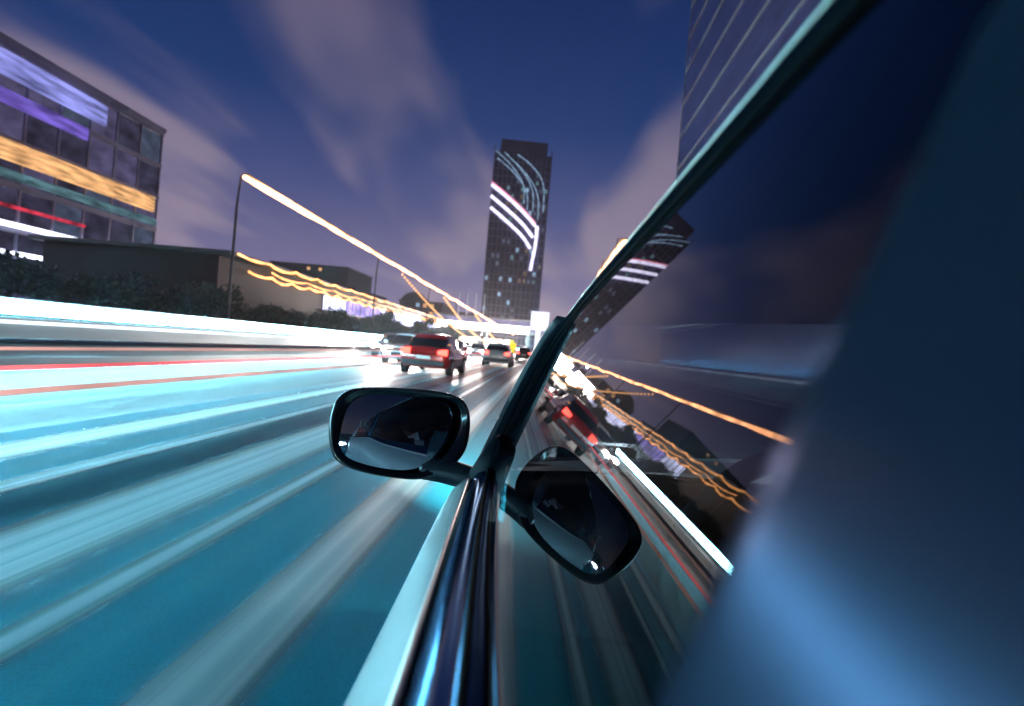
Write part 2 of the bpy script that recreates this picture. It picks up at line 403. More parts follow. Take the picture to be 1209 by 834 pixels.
for i in range(6):                                        # lit panes
    y = -34 + random.randint(0, 28)*3.24; z = random.randint(0, 4)*3.53
    obj('lit_window', nb(.035, .06, y-10.5+.3, y-10.5+2.6, z+.8, z+2.9), random.choice((L_teal, L_or, L_teal)), bl)

# long low terminal made up to carry the orange light trails
tx = -25.0
lt = empty('terminal', (tx, 110, 0), label='long low dark terminal added to carry orange light trails and blue white windows', cat='building')
obj('wall', nb(-14, 0, -68, 75, 0, 6.3), M_darkb, lt)
obj('roof', nb(-14.4, 1.4, -69, 76, 6.302, 6.62, bev=.08), varied(mat('teal_roof', (.08, .15, .17), .4), (.3, .3, 1)), lt)
L_or2 = lamp('orange_line', (1.0, .42, .14), 4.5, .3, 1.4, (0, .45, 0))
L_bw = lamp('blue_white_windows', (.62, .66, 1.0), 4.0, .5, 1.3, (0, .16, .6))
L_pur = lamp('purple_windows', (.38, .30, .95), 1.8, .4, 1.3, (0, .2, .6))
def wavy(x, z, y0, y1, step, sag, r, seed):
    rnd = random.Random(seed); pts = []; y = y0
    while y < y1:
        g = sag*rnd.uniform(.4, 1.3)
        for k in range(6): t = k/6; pts.append((x, y+step*t, z-g*4*t*(1-t)+rnd.uniform(-.02, .02)))
        y += step*1.0
    return nt_(pts, [r*rnd.uniform(.7, 1.25) for _ in pts], 6)
for z, y0, y1, sg, r, sd_ in ((6.5, -68, 75, .28, .09, 1), (6.05, -60, 75, .22, .06, 2), (5.62, -64, 30, .3, .10, 3)):
    obj('rope_trail', wavy(1.45 if z > 6.2 else .25, z, y0, y1, (0, 5.1, 7.7, 4.1)[sd_], sg, r, sd_), L_or2, lt)  # wavy orange light trails built as glowing tubes
for i in range(9):
    y = -47+i*7.6
    w_ = obj('window', nb(.003, .12, y, y+7.1, 3.7, 5.3), L_bw if i not in (1, 2) else L_pur, lt)
    bm = bmesh.new()
    box(bm, .122, .2, y, y+7.1, 3.58, 3.698); box(bm, .122, .2, y, y+7.1, 5.302, 5.4)
    for k in range(5): box(bm, .122, .2, y+k*1.7, y+k*1.7+.12, 3.698, 5.302)
    obj('frame', bm, M_dark, w_)

# tower
TY, TXc = 300, -20.5
tw = empty('tower', (TXc, TY+14, 0), R(7), label='tall dark tower in the centre with slanting white light bands near its top', cat='building')
M_tw = varied(mat('tower_glass', (.22, .21, .32), .2, metal=.7), (.3, .3, .06), lo=.5, hi=1.6, rv=.05)
M_tw2 = varied(mat('tower_fins', (.24, .21, .36), .4), (.1, .1, .1))
obj('shaft', nb(-15, 15, -14, 14, 0, 104), M_tw, tw)
bm = bmesh.new()
for i in range(13): x = -15+i*2.5; box(bm, x-.22, x+.22, -14.5, -14.002, 0, 104 if i % 3 else 107)
for i in range(12): y = -14+i*2.5; box(bm, 15.002, 15.4, y-.2, y+.2, 0, 104)
obj('fins', bm, M_tw2, tw)
bm = bmesh.new()
for i in range(26): box(bm, -15, 15, -14.25, -14.004, 3+i*4.0, 3.5+i*4.0)
obj('floor_slabs', bm, M_tw2, tw)
obj('crown', nb(-12, 13, -11, 11, 104.002, 112, bev=.6), M_tw2, tw)
L_tb = lamp('lavender_white_tube', (.78, .74, 1.0), 2.0, .7, 1.2, (.3, 0, .3))
L_tr = lamp('pink_tube', (1, .28, .45), 1.1)
L_cy = lamp('pale_blue_points', (.38, .60, .85), .75, .3, 1.4, (.6, 0, .6))
for k in range(3):  # smeared lights built as slanting glowing tubes
    p = [(-15.4+.3*k, -15, 86-6.0*k), (-7, -15, 80.5-6*k), (3, -15, 73.0-6*k), (9.5-.8*k, -15, 66.5-6*k)]
    obj('light_band', nt_(smoothpoly(p, 2, False), .85, 6), L_tb, tw)
obj('light_band', nt_(smoothpoly([(-15.4, -15, 87.4), (-7, -15, 82.0), (3, -15, 74.5), (9.5, -15, 68)], 2, False), .4, 6), L_tr, tw)
obj('corner_light', nt_(smoothpoly([(10.4, -15, 66.5), (10.6, -15, 58), (8.8, -15, 43)], 2, False), .9, 6), L_tb, tw)
for k, (x0, z0, x1, z1, dz) in enumerate(((-14.8, 104, 2, 88, 10), (-13.5, 100, 4, 84.5, 10), (-10, 103.5, 7, 86, 12), (-7, 101, 10, 84, 14), (-3, 103, 12.5, 90, 16))):  # pale blue smears of light, built as thin tubes
    p = [(x0, -14.9, z0), ((x0+x1)/2, -14.9, (z0+z1)/2+2), (x1, -14.9, z1), (x1+.4, -14.9, z1-dz)]
    obj('light_smear', nt_(smoothpoly(p, 3, False), .27, 5), L_cy, tw)
L_dim = lamp('dim_blue_room', (.25, .3, .5), .22); L_dim2 = lamp('dim_warm_room', (.6, .42, .3), .2)
random.seed(3)
for k in range(70):
    i = random.randint(0, 11); z = 5+4*random.randint(0, 22)
    obj('lit_window', nb(-15+i*2.5+.4, -15+i*2.5+1.9, -14.09, -14.006, z-.9, z+1.4), random.choice((L_dim, L_teal, L_dim, L_cy, L_dim2)), tw)

# domed hall, far left of the tower
dm = empty('domed_hall', (-84, 360, 0), label='small dark domed hall silhouette left of the tower foot', cat='building')
obj('wall', nb(-9, 9, -9, 9, 0, 22), M_darkb, dm)
bm = bmesh.new(); bmesh.ops.create_uvsphere(bm, u_segments=24, v_segments=12, radius=9.5, matrix=Matrix.Translation((0, 0, 22.5)))
obj('dome', bm, M_darkb, dm, True)
for i in range(5):
    obj('lit_window', nb(-7+i*3, -5.6+i*3, -9.1, -9.003, 9, 12), random.choice((L_or, L_teal)), dm)
# row of darker blocks behind the trees
blk = [(-70, 190, 22, 34, 15, 'dark low office block behind the terminal roof'), (-52, 250, 18, 30, 17, 'dark block with a flat roof between terminal and dome'),
       (-120, 300, 40, 40, 34, 'far wide block on the left skyline, scattered windows'), (-60, 430, 26, 30, 24, 'far block just left of the tower foot')]
for x, y, w, d, h, lb in blk:
    b = empty('city_block', (x, y, 0), label=lb, cat='building', group='far blocks on the left skyline')
    obj('wall', nb(-w/2, w/2, -d/2, d/2, 0, h), M_darkb, b)
    obj('roof', nb(-w/2-.4, w/2+.4, -d/2-.4, d/2+.4, h+.002, h+.7), M_dark, b)
    for k in range(14):
        zz = 2+3.3*random.randint(0, int(h/3.3)-1); xx = -w/2+1+3*random.randint(0, int(w/3)-1)
        obj('lit_window', nb(xx, xx+1.6, -d/2-.08, -d/2-.003, zz, zz+1.5), random.choice((L_or, L_teal, L_cy, L_or)), b)

# right hand high-rise above the car roof
hr, hl = facade_building('high_rise', 30, 24, 40, 146, 140, 17, 5, 'tall blue grey high rise with pale ledges, upper right above the car roof', varied(mat('pale_ledges', (.75, .76, .82), .5), (.1, .1, .1)), side=-1, mull=False, mg=varied(mat('blue_glass_wall', (.26, .34, .55), .2, metal=.8), (.1, .1, .5), lo=.7, hi=1.3))

# footbridge, its lit stair tower, flagpoles
fb = empty('footbridge', (-14, 205, 0), label='lavender lit footbridge crossing the road below the tower', cat='bridge')
L_lav = lamp('lavender_panels', (.36, .34, .62), .75, .5, 1.2, (.2, 0, .3))
obj('deck', nb(-26, 26, -2, 2, 6.6, 7.4), M_steel, fb)
obj('side_panels', nb(-26, 26, -2.12, -2.003, 7.42, 11.2), L_lav, fb)
obj('roof', nb(-26.4, 26.4, -2.4, 2.4, 11.3, 11.8), M_steel, fb)
for x in (-25, -9, 9, 25): obj('pier', nb(x-.5, x+.5, -.7, .7, 0, 6.6), M_conc, fb)
st = empty('pylon_sign', (-1.5, 150, 0), label='tall white lit pylon sign at the road end beside the car pillar', cat='sign')
L_wh = lamp('white_sign_face', (.85, .88, 1), 1.3)
obj('board', nb(-2.2, 2.6, -.3, .3, 6.5, 11.5, bev=.1), L_wh, st); obj('column', nb(-.7, .7, -.2, .2, 0, 6.48), L_wh, st)
for i in range(4):
    p = empty('flagpole', (-33+3.2*i, 215, 0), label='thin pale flagpole in the row of four left of the tower', cat='pole', group='flagpoles left of the tower')
    obj('shaft', nt_([(0, 0, 0), (0, 0, 21)], [.32, .2], 7), mat('pale_pole', (.8, .82, .85), .4, emit=(.6, .66, .8), estr=.35), p)  # pale glow put into the pole itself
    obj('foot', nb(-.6, .6, -.6, .6, 0, .35), M_conc, p)
ks = empty('keep_left_sign', (-5.0, 92, 0), label='bright yellow lit keep left bollard on the median, under the footbridge', cat='bollard')
obj('post', nb(-.35, .35, -.2, .2, 0, .5), M_dark, ks); obj('face', nb(-.75, .75, -.15, .15, .502, 2.1, bev=.1), lamp('yellow_face', (1, .62, .02), 1.3), ks)
obj('lamp', nb(-.3, .3, -.3, .3, 2.102, 2.5, bev=.1), lamp('yellow_lamp', (1, .8, .1), 1.6), ks)
# made-up canopy, added for the white burst at the road end
cn = empty('canopy', (-12.5, 128, 0), label='wide white glowing canopy, added for the glare, spanning the oncoming lanes at the road end', cat='canopy')
L_can = lamp('canopy_lights', (1.0, .90, .84), 9)
obj('roof', nb(-10.5, 9.5, -7, 7, 5.6, 6.1, bev=.08), M_steel, cn)
obj('fascia', nb(-10.4, 9.4, -7.12, -7.003, 4.5, 5.98), L_can, cn)
for i in range(5):
    obj('ceiling_light', nb(-9.5+i*4, -7.3+i*4, -6, 6, 5.45, 5.597), L_can, cn)
for x in (-9.8, -.2, 8.9): obj('column', nb(x-.25, x+.25, -.3, .3, 0, 5.59), M_conc, cn)
for i in range(3):
    d = bpy.data.lights.new('road_wash_lamp', 'AREA'); d.energy = 9000; d.size = 5; d.color = (1, .86, .80)  # added area lamps, whiten the road in front
    q = bpy.data.objects.new('road_wash_lamp', d); C.objects.link(q); q.parent = cn; q.location = (-6.5+i*6.5, -7.6, 5.3); q.rotation_euler = (R(-38), 0, 0)
# lit shop kiosks at the road end
for i, (x, y, w, h, c, lb) in enumerate(((-16, 120, 5, 3.4, (1, .85, .7), 'near lit kiosk with warm white front at the road end'), (-14, 160, 6, 4, (1, .75, .6), 'middle kiosk with pinkish lit front at the road end'), (-17, 230, 10, 5, (1, .9, .8), 'farthest kiosk with wide white lit front at the road end'))):
    k = empty('kiosk', (x, y, 0), label=lb, cat='kiosk', group='lit kiosks at the road end')
    obj('wall', nb(-w/2, w/2, 0, 4, 0, h), M_darkb, k); obj('roof', nb(-w/2-.4, w/2+.4, -.8, 4.4, h+.002, h+.35), M_dark, k)
    obj('front_window', nb(-w/2+.3, w/2-.3, -.08, -.003, .5, h-.5), lamp('kiosk_glow', c, 3.5), k)

# right side of the street: pale light trails built as a lit rail and a bulb string
rp = empty('far_rail', (8.6, 30, 0), label='dim grey rail added to carry a thin white light trail, seen through the car window', cat='barrier')
obj('wall', nb(-.15, .15, -60, 200, .12, .95), M_conc, rp)
obj('light_trail', nb(-.2, -.152, -60, 200, .82, .9), lamp('soft_white_line', (.8, .85, .95), 2.0, .2, 1.5, (0, .6, 0)), rp)
festoon((13, 6, 5.0), (11.5, 60, 4.6), .4, 140, .07, lamp('grey_white_bulbs', (.85, .85, .8), 2.2), 'trail_string', label='pale light trail, built as a bulb string on the far side, seen through the car window', cat='light trail')

# ------------------------------------------------------------------ shrubs and trees
M_leaf = varied(mat('dark_leaves', (.035, .06, .045), .6), (3, 3, 3), lo=.5, hi=1.6)
M_leaf2 = varied(mat('blue_green_leaves', (.03, .06, .065), .6), (3, 3, 3), lo=.5, hi=1.6)
M_bark = varied(mat('bark', (.05, .04, .035), .8), (8, 8, 2), bump=.4)
def crown(w, h, z0, n, s, seed):
    rnd = random.Random(seed); bm = bmesh.new()
    cl = [(rnd.uniform(-.6, .6)*w, rnd.uniform(-.6, .6)*w, z0+rnd.uniform(.15, .9)*h, rnd.uniform(.25, .5)*w) for _ in range(11)]
    for _ in range(n):
        cx, cy, cz, r = rnd.choice(cl)
        d = Vector((rnd.gauss(0, 1), rnd.gauss(0, 1), rnd.gauss(0, .8))).normalized()*r*(rnd.random()**.45)
        p = Vector((cx, cy, cz))+d
        if p.z < z0*.5: continue
        a = Vector((rnd.gauss(0, 1), rnd.gauss(0, 1), rnd.gauss(0, 1))).normalized(); b = a.orthogonal().normalized(); c = a.cross(b)
        k = s*rnd.uniform(.6, 1.3)
        v = [bm.verts.new(p+b*k), bm.verts.new(p+c*k*.5), bm.verts.new(p-b*k), bm.verts.new(p-c*k*.5)]
        bm.faces.new(v)
    return bm
def trunk(h, r, seed, limbs=4):
    rnd = random.Random(seed); bm = bmesh.new()
    tube(bm, [(0, 0, 0), (rnd.uniform(-.1, .1), 0, h*.5), (rnd.uniform(-.2, .2), rnd.uniform(-.2, .2), h)], [r, r*.75, r*.35], 8)
    for i in range(limbs):
        a = rnd.uniform(0, 6.28); z = h*rnd.uniform(.45, .8)
        tube(bm, [(0, 0, z), (math.cos(a)*h*.15, math.sin(a)*h*.15, z+h*.2), (math.cos(a)*h*.27, math.sin(a)*h*.27, z+h*.5)], [r*.5, r*.3, r*.12], 6)
    return bm
SL = 'dark bushy shrub in the row behind the glowing parapet'
protos = []
for k in range(3):
    o = empty('shrub', (0, 0, 0), label=SL, cat='shrub', group='shrubs behind the parapet')
    obj('foliage', crown(1.7, 2.3, .35, 2600, .13, 20+k), M_leaf if k != 1 else M_leaf2, o)
    obj('stem', trunk(1.6, .09, 30+k), M_bark, o); protos.append(o)
random.seed(11)
for i in range(26):
    o = protos[i] if i < 3 else copy_tree(protos[i % 3])
    o.location = (-15.6+random.uniform(-.7, .7), 9+i*3.5, .1); o.rotation_euler = (0, 0, random.uniform(0, 6)); o.scale = (1, 1, random.uniform(.72, .98)+.006*i)
TL = 'round dark street tree standing in front of the terminal'
tp = None
for i in range(7):
    if tp is None:
        tp = empty('street_tree', (0, 0, 0), label=TL, cat='tree', group='street trees by the terminal')
        obj('crown', crown(2.6, 4.2, 2.0, 3600, .2, 55), M_leaf, tp); obj('trunk', trunk(3.6, .16, 56, 6), M_bark, tp); o = tp
    else: o = copy_tree(tp)
    o.location = (-19.5+random.uniform(-.6, .6), 70+i*22, .1); o.rotation_euler = (0, 0, i*1.3); s = .72+.05*i; o.scale = (s, s, s)

# ------------------------------------------------------------------ traffic
M_tyre = varied(mat('tyre_rubber', (.015, .015, .016), .8), (20, 20, 20)); M_rim = mat('alloy', (.5, .51, .53), .3, metal=1)
M_win = mat('traffic_glass', (.01, .012, .015), .05, ior=1.7)
L_head = lamp('headlight_lens', (1.0, .95, .9), 90); L_tail = lamp('tail_light_lens', (1, .07, .05), 7)
M_amb = mat('unlit_red_lens', (.25, .01, .01), .15); M_clear = mat('clear_lens', (.5, .52, .55), .1, coat=1)
def paint(name, col, metal=.35): return varied(mat(name, col, .3, metal=metal, coat=1), (.8, .8, .8), lo=.93, hi=1.06)
def sec(hw, z0, z1, y, n=5, e=.12):
    """rounded lower-body section"""
    return [(-hw*.9, y, z0), (-hw, y, z0+e), (-hw*1.0, y, (z0+z1)/2), (-hw*.97, y, z1-e*.6), (-hw*.86, y, z1), (0, y, z1+.03), (hw*.86, y, z1), (hw*.97, y, z1-e*.6), (hw, y, (z0+z1)/2), (hw, y, z0+e), (hw*.9, y, z0)]
def traffic_car(label, pm, heads, tails, loc, rz, group=None, spot=False, beam=(.6, .92, 1), dip=85):
    t = empty('car', loc, rz, label=label, cat='car', group=group)
    st = [(-2.15, .66, .42, .74), (-2.08, .80, .30, .92), (-1.6, .87, .22, 1.0), (-.6, .89, .2, .95), (.7, .89, .2, .93), (1.3, .87, .22, .88), (1.85, .8, .26, .76), (2.1, .66, .32, .62)]
    bm = bmesh.new(); loft(bm, [sec(hw, a, b, y) for y, hw, a, b in st]); obj('body', bm, pm, t, True)
    gs = [(-1.95, .66, .66, .93), (-1.55, .74, .60, 1.28), (-.9, .76, .60, 1.40), (0, .77, .62, 1.42), (.5, .76, .62, 1.36), (1.25, .72, .7, .89)]
    bm = bmesh.new(); loft(bm, [[(-a, y, .88), (-a*.98, y, .92+.0*z), (-b, y, z-.05), (-b*.8, y, z), (b*.8, y, z), (b, y, z-.05), (a*.98, y, .92), (a, y, .88)] for y, a, b, z in gs]); obj('windows', bm, M_win, t, True)
    bm = bmesh.new(); loft(bm, [[(-b, y, z-.02), (-b*.8, y, z+.02), (0, y, z+.035), (b*.8, y, z+.02), (b, y, z-.02), (0, y, z-.03)] for y, a, b, z in gs[1:5]]); obj('roof', bm, pm, t, True)
    for sx in (-1, 1):
        for y in (-1.35, 1.32):
            bm = bmesh.new(); disc(bm, (y, .31), .31, sx*.70, sx*.90); w = obj('wheel', bm, M_tyre, t)
            bm = bmesh.new(); disc(bm, (y, .31), .2, sx*.88, sx*.908); obj('rim', bm, M_rim, w)
        bm = bmesh.new(); loft(bm, [[(sx*.60+dx*.24, y, .66+dz*.125) for dx, dz in ((-1, -.6), (0, -1), (1, -.4), (1.0, .5), (0, 1), (-1, .6))] for y in (1.95, 2.085)])
        obj('headlight', bm, L_head if heads else M_clear, t)
        bm = bmesh.new(); loft(bm, [[(sx*.64+dx*.16, y, .80+dz*.11) for dx, dz in ((-1, -.6), (0, -.8), (1, -1), (1.0, 1), (0, .9), (-1, .5))] for y in (-2.0, -2.165)])
        obj('tail_light', bm, L_tail if tails else M_amb, t)
        bm = bmesh.new(); box(bm, sx*.9 if sx > 0 else -1.06, 1.06 if sx > 0 else -.9, .72, .85, .93, 1.06, bev=.03); obj('wing_mirror', bm, pm, t)
    obj('grille', nb(-.36, .36, 2.09, 2.13, .40, .55, bev=.01), M_dark, t)
    obj('number_plate', nb(-.25, .25, -2.2, -2.16, .55, .66), mat('plate_white', (.7, .7, .65), .5), t)
    obj('bumper', nb(-.74, .74, -2.2, -2.1, .32, .50, bev=.04), M_dark, t)
    if spot:
        for sx in (-1, 1):
            d = bpy.data.lights.new('headlight_beam', 'SPOT'); d.energy = spot; d.spot_size = R(75); d.spot_blend = .9; d.color = beam; d.shadow_soft_size = .06
            l_ = bpy.data.objects.new('headlight_beam', d); C.objects.link(l_); l_.parent = t; l_.location = (sx*.62, 2.16, .66); l_.rotation_euler = (R(dip), 0, 0)
    return t
P_sil = paint('silver_paint', (.42, .44, .45)); P_dk = paint('dark_blue_paint', (.02, .03, .06)); P_wh = paint('white_paint', (.7, .72, .74), 0); P_rd = paint('red_paint', (.35, .02, .02), .1); P_gr = paint('graphite_paint', (.06, .065, .07))
traffic_car('red car with glowing tail lights just above the wing mirror', P_rd, False, True, (-4.0, 21.5, 0), R(-1))
traffic_car('silver car with lit tail lights farther along the same lane', P_sil, False, True, (-2.7, 36, 0), 0)
traffic_car('small dark car with tail lights near the road end', P_dk, False, True, (-1.9, 62, 0), 0)
ONC = [(-6.3, 27, P_wh, 'nearest oncoming car, white with blazing headlights, beside the guard rail'), (-8.6, 33, P_gr, 'graphite oncoming car, nearest one along the glowing parapet'),
       (-6.3, 40, P_sil, 'silver oncoming car, second in the lane beside the guard rail'), (-8.5, 47, P_dk, 'dark blue oncoming car, second along the glowing parapet'),
       (-6.2, 55, P_wh, 'white oncoming car, third in the lane beside the guard rail'), (-8.6, 62, P_sil, 'silver oncoming car, third along the glowing parapet'),
       (-6.3, 72, P_gr, 'graphite oncoming car, fourth in the lane beside the guard rail'), (-8.5, 82, P_wh, 'white oncoming car, fourth along the glowing parapet'),
       (-6.2, 95, P_rd, 'red oncoming car far off in the lane beside the guard rail'), (-8.5, 108, P_dk, 'dark oncoming car far off along the glowing parapet'),
       (-6.3, 125, P_sil, 'silver oncoming car, farthest in the glare at the road end')]
for i, (x, y, pm, lb) in enumerate(ONC):  # cars added to carry the white glare, nearer ones with strong beams
    traffic_car(lb, pm, True, False, (x, y, 0), R(180), 'oncoming cars with headlights on', spot=2400 if i < 6 else False, beam=(1, .88, .82), dip=80)
traffic_car('dark car following behind, its headlights bright in the wing mirror', P_dk, True, False, (.86, -8.6, 0), R(0), spot=900, beam=(.35, .85, 1))

# ------------------------------------------------------------------ the car the camera is fixed to
YAW = R(2.3); D = .053; NX, NZ = .936, .352; XM = .88       # glass plane NX*x - NZ*z = D in car axes, z from camera height
rotc = Matrix.Rotation(YAW, 3, 'Z')
def px(x, y, Y):
    """point of the car at distance Y ahead, seen at pixel x, y of the photograph"""
    q = rotc.transposed() @ (M3 @ Vector(((x-CX)/FPX, -(y-CY)/FPX, -1))); q = q*(Y/q.y)
    return Vector((q.x, q.y, q.z))
def gx(z): return (D+NZ*z)/NX
OFF = (-XM, -.2, CAMZ)
car = empty('silver_car', rotc @ Vector((XM, .2, 0)), YAW, label='silver car close on the right, with wing mirror and dark reflecting side window', cat='car')
def cobj(name, bm, m, parent=car, smooth=True): return obj(name, bm, m, parent, smooth, OFF)
def both(ring): return ring
M_body = varied(mat('silver_teal_paint', (.36, .40, .40), .5, metal=.2, coat=.25), (30, 30, 30), lo=.97, hi=1.03)
M_gloss = mat('gloss_black_trim', (.004, .007, .012), .3, ior=1.2)
M_frame = mat('satin_black_frame', (.003, .005, .008), .6, ior=1.0, spec=0)
M_shell = mat('gloss_black_shell', (.003, .004, .007), .13, ior=1.45, spec=.4)
M_mould = mat('black_moulding', (.003, .006, .016), .22, ior=1.12)
def satin(name, diff, gl, rough, fac):
    m = bpy.data.materials.new(name); m.use_nodes = True; t = m.node_tree; n = t.nodes; l = t.links; n.clear()
    a = n.new('ShaderNodeBsdfDiffuse'); a.inputs[0].default_value = (*diff, 1)
    b = n.new('ShaderNodeBsdfGlossy'); b.inputs[0].default_value = (*gl, 1); b.inputs['Roughness'].default_value = rough
    x = n.new('ShaderNodeMixShader'); x.inputs[0].default_value = fac; o = n.new('ShaderNodeOutputMaterial')
    l.new(a.outputs[0], x.inputs[1]); l.new(b.outputs[0], x.inputs[2]); l.new(x.outputs[0], o.inputs[0]); return m
M_mould = satin('blue_black_moulding', (.003, .006, .016), (.30, .55, .9), .16, .30)
M_pillar = satin('blue_black_pillar', (.005, .009, .016), (.50, .58, 1.0), .26, .036)
M_rub = varied(mat('rubber_seal', (.005, .006, .007), .7, ior=1.05), (40, 40, 40))
M_plas = varied(mat('grained_plastic', (.008, .011, .017), .4, ior=1.22), (260, 260, 260), lo=.7, hi=1.3, bump=.15)
M_chr = mat('bright_metal_strip', (.80, .72, .64), .3, metal=1)
M_glass = glass_mat('tinted_side_glass', (.22, .25, .28), 1.46)
M_int = varied(mat('dark_interior', (.02, .021, .026), .75), (9, 9, 9))
M_seat = varied(mat('seat_cloth', (.03, .03, .036), .85), (60, 60, 60), bump=.2)

BELT = [(-2.0, -.12), (-1.5, -.135), (-.6, -.15), (0, -.158), (.262, -.167), (.435, -.188), (.677, -.212), (.956, -.231), (1.2, -.245)]
ROOF = [(-1.75, -.05), (-1.3, .06), (-.8, .115), (-.2, .135), (.196, .128), (.304, .118), (.476, .103), (.726, .081), (.92, .052), (1.06, .012), (1.14, -.05), (1.185, -.14), (1.2, -.243)]
def belt(y): return spline(y, BELT)
def roofz(y): return spline(y, ROOF)
ST = [-1.9, -1.5, -1.1, -.6, -.3, 0, .15, .3, .5, .7, .9, 1.05, 1.2]
def mir(p): return (2*XM-p[0], p[1], p[2])

# door skin both sides
def skin(y):
    z = belt(y); x = gx(z); k = 1.0
    return [(x-.040, y, z-.024), (x-.052, y, z-.030), (x-.078, y, z-.058), (x-.098, y, z-.10), (x-.108, y, z-.16), (x-.112, y, z-.26), (x-.105, y, z-.42), (x-.09, y, z-.60), (x-.05, y, -.90), (x+.05, y, -.92)]
for side in (0, 1):
    for nm, ys in (('front_door', [.085, .15, .2, .3, .5, .7, .9, 1.05, 1.16]), ('rear_door', [-1.0, -.8, -.5, -.2, 0, .078])):
        bm = bmesh.new(); rs = [skin(y) for y in ys]
        if side: rs = [[mir(p) for p in r] for r in rs]
        loft(bm, rs, False); d_ = cobj(nm, bm, M_body)
        if nm == 'front_door' and side == 0: pass
        bm = bmesh.new(); y0 = ys[0]+.06; s0 = skin(y0)[5]
        hp = [(s0[0]-.004, y0, s0[2]), (s0[0]-.03, y0+.02, s0[2]), (s0[0]-.03, y0+.16, s0[2]-.004), (s0[0]-.004, y0+.19, s0[2]-.006)]
        hp = [(p[0], p[1], p[2]-.04) for p in hp]
        if side: hp = [mir(p) for p in hp]
        tube(bm, hp, .011); cobj('handle', bm, M_body, d_)
# rear quarter and front wing
def wing(y):
    s = skin(min(max(y, -1.9), 1.2)); t = max(0, y-1.2)/1.2; b = max(0, -1.0-y)/1.2
    return [(p[0]+.10*t*t+.10*b*b+.02*t, y, p[2]-.10*t-.10*t*t if i < 7 else p[2]) for i, p in enumerate(s)]
for side in (0, 1):
    for nm, ys in (('front_wing', [1.165, 1.3, 1.5, 1.75, 2.0, 2.25, 2.4]), ('rear_wing', [-2.3, -2.1, -1.8, -1.5, -1.2, -1.005])):
        bm = bmesh.new(); rs = [wing(y) for y in ys]
        if side: rs = [[mir(p) for p in r] for r in rs]
        loft(bm, rs, False); cobj(nm, bm, M_body)
bm = bmesh.new(); rs = []
for y in (1.25, 1.6, 2.0, 2.3, 2.42):
    a = wing(min(y, 2.4))[0]; x0 = a[0]; z = a[2]
    rs.append([(x0+(2*XM-2*x0)*k/8, y, z+.05*math.sin(math.pi*k/8)) for k in range(9)])
loft(bm, rs, False); cobj('bonnet', bm, M_body)
bm = bmesh.new(); rs = []
for y in (-2.3, -2.1, -1.9):
    a = wing(y)[0]; rs.append([(a[0]+(2*XM-2*a[0])*k/8, y, a[2]+.04*math.sin(math.pi*k/8)) for k in range(9)])
loft(bm, rs, False); cobj('boot_lid', bm, M_body)
for y, s, nm in ((2.42, 1, 'front_bumper'), (-2.32, -1, 'rear_bumper')):
    bm = bmesh.new(); rs = []
    for z, o_ in ((-.92, -.06), (-.75, .02), (-.6, .04), (-.45, 0), (-.36 if s > 0 else -.24, -.06)):
        rs.append([(.12+(2*XM-.24)*k/8, y+s*(o_+.09*math.sin(math.pi*k/8)), z) for k in range(9)])
    loft(bm, rs, False); cobj(nm, bm, M_body)
    for sx in (0, 1):
        bm = bmesh.new(); x = .2 if not sx else 2*XM-.5
        box(bm, x, x+.3, y-.02, y+.03, -.50, -.38, bev=.02); hl_ = cobj('headlight' if s > 0 else 'tail_light', bm, L_head if s > 0 else L_tail)
        if s > 0:
            obj('lamp_housing', nb(x-.01, x+.31, y-.10, y-.021, -.51, -.37), M_dark, hl_, False, OFF)
            d = bpy.data.lights.new('headlight_beam', 'SPOT'); d.energy = 2200; d.spot_size = R(80); d.spot_blend = .9; d.color = (1, .88, .84); d.shadow_soft_size = .06
            q = bpy.data.objects.new('headlight_beam', d); C.objects.link(q); q.parent = car; q.location = (x+.15+OFF[0], 2.62+OFF[1], -.44+OFF[2]); q.rotation_euler = (R(84), 0, 0)
# belt moulding: ridged gloss black strip, rubber wiper, bright lower edge
def mould(y):
    z = belt(y); x = gx(z)
    return [(x+.001, y, z-.001), (x-.004, y, z+.002), (x-.009, y, z-.001), (x-.011, y, z-.006), (x-.016, y, z-.004), (x-.024, y, z-.007), (x-.032, y, z-.014), (x-.037, y, z-.022), (x-.037, y, z-.03), (x+.001, y, z-.03)]
ys = [-1.8, -1.4, -1, -.6, -.3, -.1, 0, .1, .2, .262, .35, .435, .55, .677, .8, .956, 1.06, 1.13]
for side in (0, 1):
    bm = bmesh.new(); rs = [mould(y) for y in ys]
    if side: rs = [[mir(p) for p in r] for r in rs]
    loft(bm, rs); bmld = cobj('belt_moulding', bm, M_mould)
    bm = bmesh.new(); pt = [(gx(belt(y))-.0425, y, belt(y)-.0235) for y in ys]
    if side: pt = [mir(p) for p in pt]
    tube(bm, pt, .0035, 8); cobj('bright_strip', bm, M_chr, bmld)
    bm = bmesh.new(); pt = [(gx(belt(y))-.006, y, belt(y)+.0015) for y in ys]
    if side: pt = [mir(p) for p in pt]
    tube(bm, pt, .0028, 6); cobj('wiper_seal', bm, M_rub, bmld)

